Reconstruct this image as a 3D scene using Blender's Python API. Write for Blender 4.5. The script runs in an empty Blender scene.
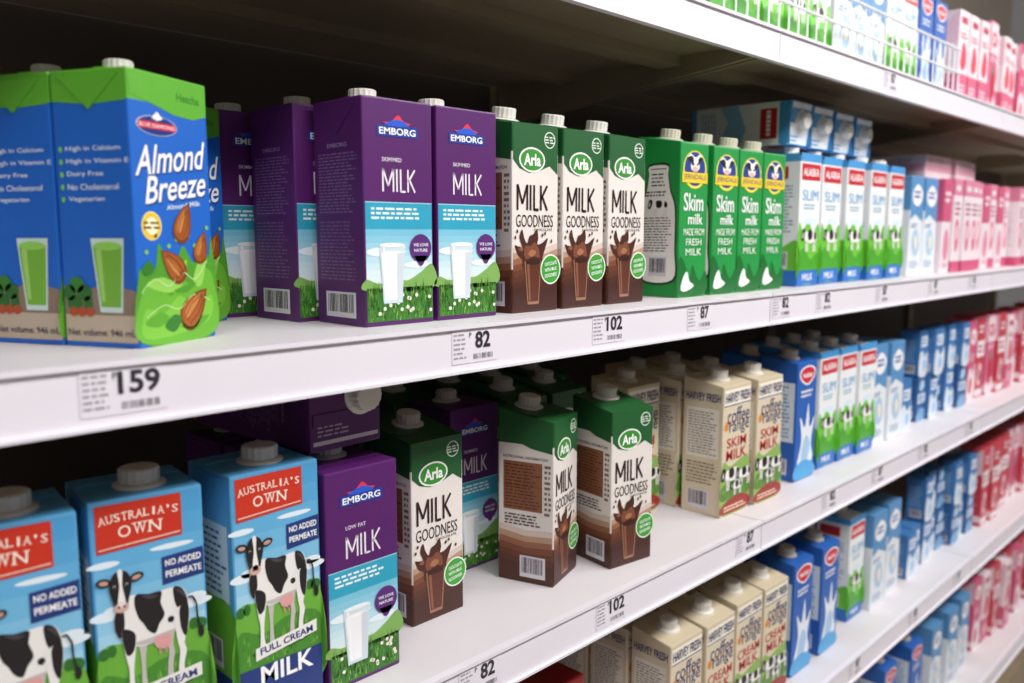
import bpy, bmesh, math, random
from mathutils import Vector, Matrix, Euler
S = bpy.context.scene
COL = S.collection
random.seed(7)
R = math.radians

# ---------------------------------------------------------------- camera
CZ = 1.35; D = 0.53; FPX = 850.0
TH = R(44.4); PIT = math.atan(107.5 / FPX)
CAM = Vector((0, -D, CZ))
fh = Vector((math.cos(TH), math.sin(TH), 0)); RT = Vector((math.sin(TH), -math.cos(TH), 0))
FW = fh * math.cos(PIT) + Vector((0, 0, -math.sin(PIT)))
UP = fh * math.sin(PIT) + Vector((0, 0, math.cos(PIT)))
cd = bpy.data.cameras.new('camera'); cam = bpy.data.objects.new('camera', cd); COL.objects.link(cam)
cam.location = CAM
cam.rotation_euler = (R(90) - PIT, 0, TH - R(90))
cd.sensor_width = 36; cd.lens = FPX / 1024 * 36; cd.clip_start = .01
cd.dof.use_dof = True; cd.dof.focus_distance = .80; cd.dof.aperture_fstop = 4.5
S.camera = cam
S.view_settings.view_transform = 'Standard'

def colx(px, y, z):
    """x along the shelf where a point at depth y, height z is seen in pixel column px"""
    lo, hi = -1.0, 6.0
    for _ in range(50):
        m = (lo + hi) / 2
        d = Vector((m, y, z)) - CAM
        q = 512 + FPX * d.dot(RT) / max(d.dot(FW), 1e-4)
        if q < px: lo = m
        else: hi = m
    return lo

# ---------------------------------------------------------------- materials
MC = {}
def lin(h):
    h = h.lstrip('#'); o = []
    for i in (0, 2, 4):
        c = int(h[i:i+2], 16) / 255
        o.append(c / 12.92 if c <= .04045 else ((c + .055) / 1.055) ** 2.4)
    return o + [1]
def M(c, rough=.42, noise=.06, scale=40, metal=0, name=None):
    k = (c, rough, noise, metal)
    if k in MC: return MC[k]
    m = bpy.data.materials.new(name or 'printed_card_' + c.lstrip('#')); m.use_nodes = True
    nt = m.node_tree; b = nt.nodes['Principled BSDF']
    b.inputs['Roughness'].default_value = rough; b.inputs['Metallic'].default_value = metal
    tc = nt.nodes.new('ShaderNodeTexCoord'); nz = nt.nodes.new('ShaderNodeTexNoise')
    nz.inputs['Scale'].default_value = scale
    nt.links.new(tc.outputs['Object'], nz.inputs['Vector'])
    mx = nt.nodes.new('ShaderNodeMix'); mx.data_type = 'RGBA'
    L = lin(c)
    mx.inputs[6].default_value = [min(1, x * (1 + noise)) for x in L[:3]] + [1]
    mx.inputs[7].default_value = [x * (1 - noise) for x in L[:3]] + [1]
    nt.links.new(nz.outputs['Fac'], mx.inputs[0]); nt.links.new(mx.outputs[2], b.inputs['Base Color'])
    MC[k] = m
    return m

WHITE_METAL = M('#dfdadd', .45, .04, 12, 0, 'white_painted_metal')
RAILM = M('#e9e4ec', .3, .03, 10, 0, 'white_plastic_rail')
UNDER_SHADE = M('#94846c', .6, .15, 8, 0, 'shade_toned_shelf_metal')  # white metal darkened in colour for shade below the decks; frame shares it
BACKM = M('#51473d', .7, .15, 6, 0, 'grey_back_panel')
CAPM = M('#e9e5de', .35, .02, 30, 0, 'white_cap_plastic')
CAPC = M('#d6cebd', .4, .03, 30, 0, 'cream_cap_plastic')
WIREM = M('#f2f2f2', .3, .02, 20, 0, 'white_coated_wire')

# ---------------------------------------------------------------- drawing on faces
LAY = .00012
TCACHE = {}
def tgeo(s, b):
    k = (s, b)
    if k in TCACHE: return TCACHE[k]
    cu = bpy.data.curves.new('t', 'FONT'); cu.body = s; cu.resolution_u = 3; cu.offset = b
    ob = bpy.data.objects.new('t', cu); COL.objects.link(ob)
    dg = bpy.context.evaluated_depsgraph_get()
    me = bpy.data.meshes.new_from_object(ob.evaluated_get(dg))
    vs = [(v.co.x, v.co.y) for v in me.vertices]; fs = [tuple(p.vertices) for p in me.polygons]
    bpy.data.objects.remove(ob); bpy.data.curves.remove(cu); bpy.data.meshes.remove(me)
    x0 = min(v[0] for v in vs); x1 = max(v[0] for v in vs); y0 = min(v[1] for v in vs); y1 = max(v[1] for v in vs)
    vs = [((x - x0) / (x1 - x0) - .5, (y - y0) / (y1 - y0) - .5) for x, y in vs]
    TCACHE[k] = (vs, fs)
    return TCACHE[k]

def catmull(p, n=5):
    o = []; N = len(p)
    for i in range(N):
        a, b, c, d = p[i-1], p[i], p[(i+1) % N], p[(i+2) % N]
        for j in range(n):
            t = j / n
            o.append(tuple(.5 * (2*b[k] + (c[k]-a[k])*t + (2*a[k]-5*b[k]+4*c[k]-d[k])*t*t + (3*b[k]-a[k]-3*c[k]+d[k])*t**3) for k in (0, 1)))
    return o
SERIF = {'A': ((0, 0), (1, 0)), 'U': ((.05, 1), (.95, 1)), 'T': ((.5, 0),), 'R': ((.08, 0), (.08, 1), (.95, 0)), 'L': ((.1, 1), (.1, 0)), 'I': ((.5, 0), (.5, 1)), 'W': ((.05, 1), (.5, 1), (.95, 1)), 'N': ((.08, 0), (.08, 1), (.92, 1))}

class Art:
    def __init__(s): s.bm = bmesh.new(); s.mats = []
    def mi(s, c):
        m = M(c) if isinstance(c, str) else c
        if m not in s.mats: s.mats.append(m)
        return s.mats.index(m)
    def on(s, o, u, v):
        s.o, s.u, s.v = Vector(o), Vector(u), Vector(v); s.n = s.u.cross(s.v).normalized()
        s.W, s.H = s.u.length, s.v.length
        return s
    def P(s, a, b, l): return s.o + s.u * a + s.v * b + s.n * (l * LAY)
    def pg(s, pts, c, l=2, sm=True):
        if sm: pts = catmull(pts)
        f = s.bm.faces.new([s.bm.verts.new(s.P(a, b, l)) for a, b in pts]); f.material_index = s.mi(c)
    def r(s, x0, y0, x1, y1, c, l=1): s.pg([(x0, y0), (x1, y0), (x1, y1), (x0, y1)], c, l, False)
    def loc(s, cx, cy, pts, rot):
        """metric outline turned by rot and set at (cx, cy)"""
        C_, S_ = math.cos(rot), math.sin(rot)
        return [(cx + (x * C_ - y * S_) / s.W, cy + (x * S_ + y * C_) / s.H) for x, y in pts]
    def e(s, cx, cy, rx, ry, c, l=2, rot=0, n=20):
        pts = [(rx * s.W * math.cos(2 * math.pi * i / n), ry * s.H * math.sin(2 * math.pi * i / n)) for i in range(n)]
        s.pg(s.loc(cx, cy, pts, rot), c, l, False)
    def c(s, cx, cy, rv, c, l=2): s.e(cx, cy, rv * s.H / s.W, rv, c, l)
    def almond(s, cx, cy, L, rot, l=5):
        def out(k):
            return [(L * k * .5 * math.cos(t) * (1.12 if math.cos(t) > .97 else 1), L * k * .29 * math.sin(t) * (1 - .42 * math.cos(t))) for t in [i * 2 * math.pi / 22 for i in range(22)]]
        s.pg(s.loc(cx, cy, out(1), rot), '#7a3c14', l, False); s.pg(s.loc(cx - .006, cy + .002, out(.84), rot), '#a85a22', l + 1, False)
        s.pg(s.loc(cx - .012, cy + .004, [(x, y * .5 + L * .05) for x, y in out(.62)], rot), '#c98442', l + 2, False)
        for q in (-.5, 0, .45): s.st(s.loc(cx, cy, [(-L * .34, q * L * .22), (0, q * L * .3), (L * .36, q * L * .1)], rot), L * .018, '#6a3210', l + 3)
    def t(s, txt, cx, cy, w, h, c, l=4, b=.01, rot=0, sh=0):
        vs, fs = tgeo(txt, b); nv = []
        for x, y in vs:
            X = x * w * s.W; Y = y * h * s.H; X += sh * Y
            nv.append(s.bm.verts.new(s.P(cx + (X * math.cos(rot) - Y * math.sin(rot)) / s.W, cy + (X * math.sin(rot) + Y * math.cos(rot)) / s.H, l)))
        k = s.mi(c)
        for f in fs:
            try: s.bm.faces.new([nv[i] for i in f]).material_index = k
            except ValueError: pass
    def arc(s, txt, cx, cy, w, h, rise, c, l=4, b=.02, serif=False):
        """letters set one by one along a shallow arch"""
        n = len(txt)
        for i, ch in enumerate(txt):
            if ch == ' ': continue
            u = (i + .5) / n * 2 - 1; x = cx + u * w / 2; y = cy + rise * (1 - u * u); lw = w / n * (.3 if ch in "I'" else .8); rot = -u * math.atan2(4 * rise * s.H, w * s.W)
            s.t(ch, x, y + (h * .3 if ch == "'" else 0), lw, h * (.4 if ch == "'" else 1), c, l, b, rot)
            if serif:
                for sx, sy in SERIF.get(ch, ()):
                    q = w / n * .16 * s.W; k = h * .045 * s.H; ox = (sx - .5) * lw * s.W; oy = (sy - .5) * h * s.H * .94
                    s.pg(s.loc(x, y, [(ox - q, oy - k), (ox + q, oy - k), (ox + q, oy + k), (ox - q, oy + k)], rot), c, l + 1, False)
    def st(s, pts, th, c, l=3):
        for (x0, y0), (x1, y1) in zip(pts, pts[1:]):
            dx, dy = (x1 - x0) * s.W, (y1 - y0) * s.H; L = math.hypot(dx, dy) or 1e-6
            nx, ny = -dy / L * th / 2 / s.W, dx / L * th / 2 / s.H
            s.pg([(x0 + nx, y0 + ny), (x0 - nx, y0 - ny), (x1 - nx, y1 - ny), (x1 + nx, y1 + ny)], c, l, False)
    def milk(s, cx, cy, w, h, th, c, l=5):
        """the word MILK in tall thin strokes"""
        L = [[(0, 0), (0, 1)], [(0, 1), (.16, .25)], [(.16, .25), (.32, 1)], [(.32, 1), (.32, 0)], [(.43, 0), (.43, 1)],
             [(.55, 1), (.55, 0)], [(.55, .02), (.70, .02)], [(.78, 0), (.78, 1)], [(.78, .45), (1, 1)], [(.83, .55), (1, 0)]]
        for a, b in L: s.st([(cx + (a[0] - .5) * w, cy + (a[1] - .5) * h), (cx + (b[0] - .5) * w, cy + (b[1] - .5) * h)], th, c, l)
    def ln(s, x0, y0, x1, y1, n, c, l=3, fill=.5):
        dv = (y1 - y0) / n
        for i in range(n):
            x = x0; y = y1 - dv * (i + .75)
            end = x1 - random.random() * (x1 - x0) * .25
            while x < end - .02:
                w = min(random.uniform(.04, .14), end - x)
                s.r(x, y, x + w, y + dv * fill, c, l); x += w + .025
    def bar(s, x0, y0, x1, y1, l=3):
        s.r(x0, y0, x1, y1, '#d8d4da', l)
        n = 17; x = x0 + (x1 - x0) * .07; st = (x1 - x0) * .86 / n
        for i in range(n):
            s.r(x, y0 + (y1 - y0) * .2, x + st * random.choice((.3, .5, .7)), y0 + (y1 - y0) * .92, '#1b171c', l + 1); x += st
    def mesh(s, name):
        me = bpy.data.meshes.new(name); s.bm.to_mesh(me); s.bm.free()
        for m in s.mats: me.materials.append(m)
        return me

def box(a, x0, x1, y0, y1, z0, z1, c):
    k = a.mi(c)
    v = [a.bm.verts.new(p) for p in ((x0,y0,z0),(x1,y0,z0),(x1,y1,z0),(x0,y1,z0),(x0,y0,z1),(x1,y0,z1),(x1,y1,z1),(x0,y1,z1))]
    for f in ((0,3,2,1),(4,5,6,7),(0,1,5,4),(1,2,6,5),(2,3,7,6),(3,0,4,7)):
        a.bm.faces.new([v[i] for i in f]).material_index = k

def lathe(a, prof, c, n=24, rib=0, mtx=Matrix()):
    k = a.mi(c); rings = []
    for r_, z in prof:
        ring = []
        for i in range(n):
            rr = r_ * (1 - (rib if (i % 2 and r_ > 0) else 0))
            t = 2 * math.pi * i / n
            ring.append(a.bm.verts.new(mtx @ Vector((rr * math.cos(t), rr * math.sin(t), z))))
        rings.append(ring)
    for A, B in zip(rings, rings[1:]):
        for i in range(n): a.bm.faces.new([A[i], A[(i+1) % n], B[(i+1) % n], B[i]]).material_index = k
    a.bm.faces.new(rings[-1]).material_index = k
    a.bm.faces.new(rings[0][::-1]).material_index = k

# ---------------------------------------------------------------- carton kinds
KINDS = {}
def kind(key, name, w, d, h, bands, front=None, left=None, drop=0, cap=None, flaps=True, topc=None, right=None, top=None, capr=.0122, capx=0):
    a = Art()
    bmesh.ops.create_cube(a.bm, size=1)
    for v in a.bm.verts:
        v.co.x *= w; v.co.y *= d; v.co.z = (v.co.z + .5) * h
        if v.co.z > h * .5 and v.co.y < 0: v.co.z -= drop
    bmesh.ops.bevel(a.bm, geom=a.bm.edges[:], offset=.0016, segments=2, profile=.6, affect='EDGES')
    for z, c in bands[:-1]:
        bmesh.ops.bisect_plane(a.bm, geom=a.bm.verts[:] + a.bm.edges[:] + a.bm.faces[:], plane_co=(0, 0, z * h), plane_no=(0, 0, 1))
    for f in a.bm.faces:
        z = f.calc_center_median().z / h
        for zz, c in bands:
            if z < zz: break
        f.material_index = a.mi(c)
    topc = topc or bands[-1][1]
    if front: front(a.on((-w/2, -d/2, 0), (w, 0, 0), (0, 0, h)))
    if left: left(a.on((-w/2, d/2, 0), (0, -d, 0), (0, 0, h)))
    if right or left: (right or left)(a.on((w/2, -d/2, 0), (0, d, 0), (0, 0, h)))
    if top: top(a.on((-w/2, -d/2, h - drop), (w, 0, 0), (0, d, drop)))
    parts = [('body', a.mesh(key + '_body'))]
    sl = math.atan2(drop, d)
    a = Art()                                   # folded seam across the top
    yy = d * .22 if not cap or cap[0] <= .006 else -d * .12
    mt = Matrix.Translation((0, yy, h - drop * (.5 - yy / d))) @ Matrix.Rotation(sl, 4, 'X')
    box(a, -w/2 + .003, w/2 - .003, -.005, .005, -.0004, .0011, topc)
    a.bm.transform(mt); parts.append(('top_seam', a.mesh(key + '_seam')))
    if flaps:
        for sx in (-1, 1):
            a = Art(); k = a.mi(topc); x0, x1 = sx * (w/2 + .0001), sx * (w/2 + .0009); zt = h - drop * .5 - .004
            tri = [(-d * .40, zt), (d * .40, zt), (0, zt - d * .36)]
            A = [a.bm.verts.new((x0, y, z)) for y, z in tri]; B = [a.bm.verts.new((x1, y, z)) for y, z in tri]
            a.bm.faces.new(B).material_index = k; a.bm.faces.new(A[::-1]).material_index = k
            for i in range(3): a.bm.faces.new([A[i], A[(i+1) % 3], B[(i+1) % 3], B[i]]).material_index = k
            parts.append(('side_flap', a.mesh(key + '_flap')))
    if cap:
        cy, cm = cap
        mt = Matrix.Translation((capx, cy, h - drop * (.5 - cy / d))) @ Matrix.Rotation(sl * .8, 4, 'X')
        a = Art(); lathe(a, [(capr + .004, -.001), (capr + .004, .0012), (capr + .0005, .0024)], cm, 24, 0, mt); parts.append(('spout_collar', a.mesh(key + '_collar')))
        a = Art(); lathe(a, [(capr, .0028), (capr, .0116), (capr - .001, .0127), (capr - .004, .0130)], cm, 32, .06, mt); parts.append(('cap', a.mesh(key + '_cap')))
    KINDS[key] = dict(name=name, w=w, d=d, h=h, parts=parts)

def new(name, data, parent=None, loc=(0, 0, 0)):
    o = bpy.data.objects.new(name, data); COL.objects.link(o); o.location = loc
    if parent: o.parent = parent
    return o
def tag(o, label, cat, group=None):
    o['label'] = label; o['category'] = cat
    if group: o['group'] = group
    return o
def put(key, loc, rot, label, group=None):
    K = KINDS[key]
    r = new(K['name'], None, None, loc); r.empty_display_size = .03
    r.rotation_euler = rot if isinstance(rot, (tuple, Euler)) else (0, 0, R(rot))
    tag(r, label, 'carton', group)
    col = None
    for n, me in K['parts']:
        o = new(n, me, col if n == 'cap' else r)          # the cap is screwed on its collar
        if n == 'spout_collar': col = o
    return r

# ---- artwork
def cow_small(a, cx, cy, s, l=4):
    """grazing black and white cow, s = width in face units"""
    k = s * a.W / a.H
    q = lambda pts: [(cx + x * s, cy + y * k) for x, y in pts]
    for x in (-.32, -.2, .25, .38): a.r(cx + (x - .04) * s, cy - .48 * k, cx + (x + .04) * s, cy - .1 * k, '#e9e6e0', l)
    a.pg(q([(-.45, .2), (0, .28), (.4, .25), (.48, 0), (.35, -.15), (-.3, -.15), (-.45, 0)]), '#f4f2ee', l)
    a.pg(q([(-.2, .26), (.1, .27), (.12, 0), (-.15, -.05)]), '#1c1a1a', l + 1)
    a.pg(q([(.3, .25), (.45, .15), (.42, -.05), (.28, 0)]), '#1c1a1a', l + 1)
    a.pg(q([(-.42, .28), (-.6, .34), (-.70, .05), (-.64, -.10), (-.54, -.08), (-.46, .05)]), '#1c1a1a', l + 1)
    a.pg(q([(-.58, .24), (-.63, .05), (-.6, -.02), (-.56, .1)]), '#f4f2ee', l + 2)

# almond drink
def ab_front(a):
    G = '#5fb030'
    a.pg([(.02, .985), (.98, .985), (.98, .875), (.8, .855), (.55, .86), (.3, .885), (.02, .91)], G, 2, False)
    a.t('Hetcha', .74, .93, .3, .03, '#2b7a1c', 3)
    a.e(.33, .81, .25, .036, '#dfe4f0', 2); a.e(.33, .81, .24, .034, '#16307e', 3); a.r(.10, .797, .56, .822, '#d5203a', 4)
    a.t('BLUE DIAMOND', .33, .809, .43, .014, '#ffffff', 5, .0)
    a.pg([(.26, .836), (.33, .862), (.40, .836), (.33, .828)], '#f4f4f4', 5, False)
    for dx, dy, c, l in ((.012, -.006, '#0d3f8c', 3), (0, 0, '#ffffff', 4)):
        a.t('Almond', .49 + dx, .70 + dy, .86, .105, c, l, .012, .13, .34)
        a.t('Breeze', .55 + dx, .595 + dy, .78, .098, c, l, .012, .13, .34)
    a.t('Almond Milk', .62, .525, .45, .020, '#dff0ff', 4, .01, .12)
    a.c(.2, .445, .053, '#f7e9a0', 3); a.c(.2, .445, .048, '#f0c419', 4); a.c(.2, .445, .033, '#fff6cf', 5)
    a.ln(.1, .43, .3, .465, 2, '#7a5a10', 6)
    # splash
    a.pg([(.02, .02), (.98, .02), (.98, .40), (.93, .32), (.86, .40), (.80, .32), (.70, .31), (.58, .37), (.46, .29), (.36, .33), (.27, .38), (.22, .29), (.12, .28), (.02, .27)], '#4f9a26', 2)
    a.pg([(.02, .02), (.98, .02), (.98, .24), (.82, .28), (.7, .21), (.52, .25), (.4, .18), (.22, .24), (.02, .18)], '#68b230', 3)
    a.pg([(.04, .04), (.4, .03), (.9, .07), (.95, .17), (.7, .14), (.5, .18), (.3, .12), (.08, .14)], '#7cc43e', 4)
    a.pg([(.1, .23), (.28, .255), (.45, .245), (.62, .32), (.55, .22), (.36, .195)], '#92cf56', 4); a.pg([(.7, .24), (.85, .35), (.88, .29), (.8, .21)], '#92cf56', 4)
    a.pg([(.06, .09), (.22, .07), (.36, .10), (.24, .125)], '#5aa62a', 5); a.pg([(.5, .06), (.72, .045), (.9, .09), (.7, .085)], '#5aa62a', 5); a.pg([(.44, .2), (.6, .19), (.74, .225), (.56, .215)], '#4f9a26', 5)
    a.st(catmull([(.05, .20), (.2, .25), (.38, .22), (.55, .27), (.72, .24), (.9, .31), (.72, .24), (.5, .26)], 5)[:26], .0008, '#c4e896', 6)
    a.st(catmull([(.1, .11), (.3, .15), (.5, .13), (.7, .18), (.92, .15), (.7, .18)], 5)[:21], .0007, '#c4e896', 6)
    for x, y in ((.12, .35), (.24, .41), (.66, .41), (.5, .395), (.92, .44), (.4, .37), (.74, .37)): a.e(x, y, .022, .009, '#84c24a', 4)
    a.pg([(.30, .07), (.42, .11), (.52, .09), (.42, .045)], '#2f7a24', 6); a.pg([(.05, .29), (.15, .32), (.2, .28), (.1, .265)], '#2f7a24', 6)
    a.almond(.60, .455, .029, 1.15); a.almond(.45, .295, .030, 2.4); a.almond(.83, .36, .024, 1.2); a.almond(.70, .125, .036, .75)
def ab_side(a):
    a.pg([(.02, .985), (.98, .985), (.98, .885), (.5, .875), (.02, .89)], '#5fb030', 2, False)
    for i, s in enumerate(('High in Calcium', 'High in Vitamin E', 'Dairy Free', 'No Cholesterol', 'Vegetarian')):
        a.t(s, .16 + .024 * len(s), .72 - i * .045, .048 * len(s), .022, '#e2f0ff', 3)
        a.e(.09, .72 - i * .045, .025, .01, '#7fd04a', 3)
    a.pg([(.02, .02), (.98, .02), (.98, .21), (.6, .235), (.3, .21), (.02, .225)], '#8d7a68', 2, False); a.r(.02, .02, .98, .12, '#c2b29c', 3)
    a.pg([(.42, .40), (.86, .40), (.8, .13), (.5, .13)], '#cfe6e0', 4, False)
    a.pg([(.45, .37), (.83, .37), (.78, .15), (.52, .15)], '#79b83c', 5, False); a.e(.64, .372, .19, .016, '#97d85c', 6); a.pg([(.48, .36), (.56, .36), (.58, .17), (.53, .17)], '#a5d96c', 6, False)
    for x, y, q in ((.1, .2, .08), (.2, .23, .1), (.3, .2, .1), (.16, .16, .1), (.34, .16, .06)): a.e(x, y, q, .03, random.choice(('#2c6d2a', '#245a22', '#3a8230')), 5)
    for x in (.14, .25, .36): a.e(x, .13, .06, .018, '#b5502e', 6)
    a.t('Net volume: 946 mL', .5, .055, .9, .026, '#2a2f4a', 5)
kind('AB', 'almond_drink_carton', .080, .062, .184, [(.89, '#1a66c8'), (9, '#5fb030')], ab_front, ab_side, 0, (.010, CAPM), capr=.0100)

# purple milk
def em_front(a, low=False):
    a.pg([(.28, .895), (.4, .90), (.5, .93), (.58, .905), (.68, .895), (.55, .885), (.4, .885)], '#e0364a', 3)
    a.pg([(.3, .885), (.5, .91), (.66, .885), (.5, .88)], '#2a5ad0', 4)
    a.r(.2, .835, .78, .882, '#1d3f9c', 3); a.t('EMBORG', .49, .858, .52, .03, '#ffffff', 4, .02)
    a.t('LOW FAT' if low else 'SKIMMED', .40, .735, .28, .018, '#e7dcec', 4)
    a.milk(.5, .645, .46, .10, .0017, '#f0e8f2', 4)
    a.r(.02, .43, .98, .545, '#2fa3c2', 2); a.r(.02, .545, .98, .55, '#9ed4e2', 3); a.ln(.1, .47, .9, .53, 3, '#e8f8fb', 3)
    for i in range(8):                                  # sky paling towards the meadow
        y = .43 - i * .03; a.r(.02, y - .03, .98, y, ('#7cc4dc', '#8ccbe0', '#9cd2e4', '#acd9e8', '#bce0ea', '#cae6ec', '#d6eaec', '#dceceb')[i], 2)
    a.e(.3, .33, .28, .022, '#eaf4f8', 4); a.e(.42, .35, .16, .018, '#eaf4f8', 4); a.e(.75, .27, .2, .016, '#eaf4f8', 4)
    a.pg([(.02, .16), (.98, .16), (.98, .27), (.8, .235), (.6, .20), (.4, .215), (.2, .19), (.02, .21)], '#7fae5a', 4)
    a.r(.02, .02, .98, .17, '#3a7428', 4)
    for i in range(260):
        x = random.uniform(.03, .96); y = random.uniform(.02, .16)
        a.pg([(x - .006, y), (x + .006, y), (x + random.uniform(-.03, .03), y + random.uniform(.03, .06))], random.choice(('#4f9434', '#275c1e', '#6cae42', '#336f26', '#8cc05a')), 5, False)
    for i in range(16):
        x, y = random.uniform(.06, .95), random.uniform(.04, .15); a.c(x, y, .0085, '#f6f4f2', 6); a.c(x, y, .003, '#e6c23a', 7)
    a.pg([(.2, .36), (.56, .36), (.52, .10), (.25, .10)], '#d3e2ea', 7, False); a.pg([(.225, .325), (.535, .325), (.5, .115), (.27, .115)], '#f4f5f6', 8, False); a.pg([(.45, .325), (.535, .325), (.5, .115), (.44, .115)], '#d3dbe4', 9, False); a.pg([(.24, .35), (.27, .35), (.31, .12), (.285, .12)], '#ffffff', 9, False)
    a.e(.38, .36, .18, .010, '#f2f6f8', 9); a.e(.38, .325, .155, .008, '#ffffff', 9)
    a.c(.8, .345, .064, '#5a2a78', 8); a.pg([(.70, .31), (.9, .31), (.83, .268), (.8, .262), (.77, .268)], '#5a2a78', 8, False)
    a.t('WE LOVE', .8, .36, .22, .014, '#ffffff', 9); a.t('NATURE', .8, .335, .2, .014, '#ffffff', 9)
def em_side(a):
    a.t('EMBORG', .5, .80, .4, .018, '#a790b4', 3)
    a.ln(.10, .5, .90, .77, 19, '#8a6a9c', 3, .4); a.ln(.10, .2, .84, .47, 17, '#7c5c8e', 3, .4)
    a.bar(.2, .035, .82, .15)
EMB = [(9, '#561d66')]
kind('EM', 'milk_carton', .073, .070, .187, EMB, em_front, em_side, 0, (.014, CAPM))

# chocolate milk
def ar_front(a):
    GR = '#1f5c2e'
    a.pg([(.02, .94), (.98, .94), (.98, .70), (.8, .74), (.6, .715), (.35, .70), (.15, .72), (.02, .76)], GR, 2, False)
    a.e(.42, .765, .28, .062, '#f2f5ee', 3); a.e(.42, .765, .25, .053, '#3b8f33', 4); a.t('Arla', .42, .765, .36, .06, '#ffffff', 5, .03)
    a.c(.8, .87, .042, '#dfe9dc', 3); a.c(.8, .87, .036, GR, 4); a.ln(.68, .85, .92, .89, 3, '#dfe9dc', 5)
    a.milk(.43, .578, .64, .125, .0026, '#33191a', 4); a.t('GOODNESS', .48, .462, .80, .062, '#33191a', 4, .0)
    a.t('CHOCOLATE', .66, .418, .4, .012, '#5a3a2a', 4)
    for i, c in enumerate(('#d8c6ba', '#b8947c', '#946248', '#784630', '#653725', '#56301f', '#4a261a', '#42211a')):
        y = .34 - i * .03; a.pg([(.02, .02), (.98, .02), (.98, y + .01), (.7, y - .015), (.4, y + .012), (.02, y - .01)], c, 2 + i * .4, False)
    # chocolate leaping out of a tall glass
    a.pg([(.25, .22), (.21, .27), (.12, .29), (.05, .34), (.12, .335), (.20, .335), (.15, .38), (.20, .42), (.25, .375), (.31, .35), (.36, .385), (.44, .395), (.52, .42), (.55, .375), (.53, .345), (.63, .35), (.76, .375), (.70, .32), (.64, .27), (.62, .22)], '#4a2419', 6)
    a.pg([(.29, .27), (.24, .30), (.28, .34), (.37, .335), (.47, .355), (.56, .32), (.57, .275), (.44, .285)], '#7d4832', 7); a.pg([(.33, .295), (.40, .318), (.50, .305), (.42, .282)], '#a9714f', 8); a.pg([(.12, .32), (.2, .31), (.22, .33), (.16, .33)], '#8a5540', 8)
    a.pg([(.25, .26), (.62, .26), (.56, .04), (.32, .04)], '#9a7058', 7, False); a.pg([(.275, .25), (.595, .25), (.545, .055), (.335, .055)], '#5c2f20', 8, False); a.pg([(.30, .245), (.35, .245), (.385, .06), (.35, .06)], '#8a5540', 9, False); a.e(.435, .255, .165, .014, '#3a1a12', 9)
    for x, y in ((.7, .40), (.10, .41), (.06, .38), (.64, .39), (.84, .36)): a.e(x, y, .018, .009, '#4a2419', 8)
    a.c(.82, .215, .078, '#e9f3e4', 10); a.c(.82, .215, .070, '#3fa035', 11)
    for i, s in enumerate(('CHOCOLATE', 'WITH MILK', 'GOODNESS')): a.t(s, .82, .245 - i * .03, .27, .018, '#ffffff', 12, .01, .12)
def ar_side(a):
    GR = '#1f5c2e'
    a.pg([(.02, .93), (.98, .94), (.98, .76), (.6, .78), (.3, .82), (.02, .84)], GR, 2, False)
    a.t('NUTRITIONAL INFORMATION', .5, .725, .8, .016, '#4a3a34', 4)
    a.r(.10, .42, .80, .70, '#8c5a3e', 2); a.ln(.13, .43, .78, .69, 14, '#4a2a1c', 3, .35); a.r(.5, .43, .51, .69, '#6a4030', 4); a.r(.10, .56, .80, .563, '#6a4030', 4)
    a.ln(.12, .33, .8, .4, 4, '#5a4840', 3); a.ln(.84, .4, .96, .7, 10, '#7a6a60', 3)
    for i, c in enumerate(('#d8c6ba', '#b8947c', '#946248', '#784630', '#653725', '#56301f', '#4a261a')):
        y = .32 - i * .034; a.pg([(.02, .02), (.98, .02), (.98, y), (.5, y - .012), (.02, y + .012)], c, 1.5 + i * .3, False)
    a.bar(.40, .035, .86, .16, 5)
kind('AR', 'chocolate_milk_carton', .066, .066, .193, [(.14, '#4a261a'), (.22, '#653725'), (.80, '#e8e1da'), (9, '#1f5c2e')], ar_front, ar_side, .012, (.012, CAPM), flaps=False)

# green skim milk
def fd_front(a):
    a.e(.5, .785, .42, .116, '#f2e24a', 3); a.e(.5, .79, .375, .104, '#24408f', 4)
    a.pg([(.24, .855), (.34, .88), (.5, .86), (.66, .88), (.76, .855), (.66, .825), (.64, .79), (.5, .772), (.36, .79), (.34, .825)], '#f7f5f0', 5)
    a.pg([(.24, .855), (.36, .868), (.44, .848), (.42, .81), (.34, .825)], '#20201f', 6); a.pg([(.76, .855), (.68, .866), (.60, .845), (.61, .815), (.66, .825)], '#20201f', 6); a.e(.5, .79, .10, .015, '#e6b6a8', 6); a.e(.44, .818, .022, .008, '#111111', 7); a.e(.57, .818, .022, .008, '#111111', 7)
    a.pg([(.05, .705), (.95, .705), (.95, .768), (.05, .768)], '#f2cf2e', 7, False); a.t('JERNDALE', .5, .7365, .80, .040, '#1f2f7a', 8, .0)
    a.t('Skim', .48, .588, .70, .11, '#ffffff', 4, .01); a.t('milk', .56, .485, .52, .066, '#ffffff', 4, .01)
    for i, s in enumerate(('MADE FROM', 'FRESH', 'MILK')): a.t(s, .52, .405 - i * .062, .74 if i == 0 else .56, .043, '#f0f6ec', 4, 0)
    a.pg([(.02, .02), (.98, .02), (.98, .16), (.75, .10), (.5, .2), (.4, .12), (.2, .22), (.02, .24)], '#146a2c', 3)
    a.pg([(.10, .05), (.3, .04), (.56, .07), (.40, .10), (.30, .16), (.16, .12)], '#eef2ea', 4)
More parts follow.
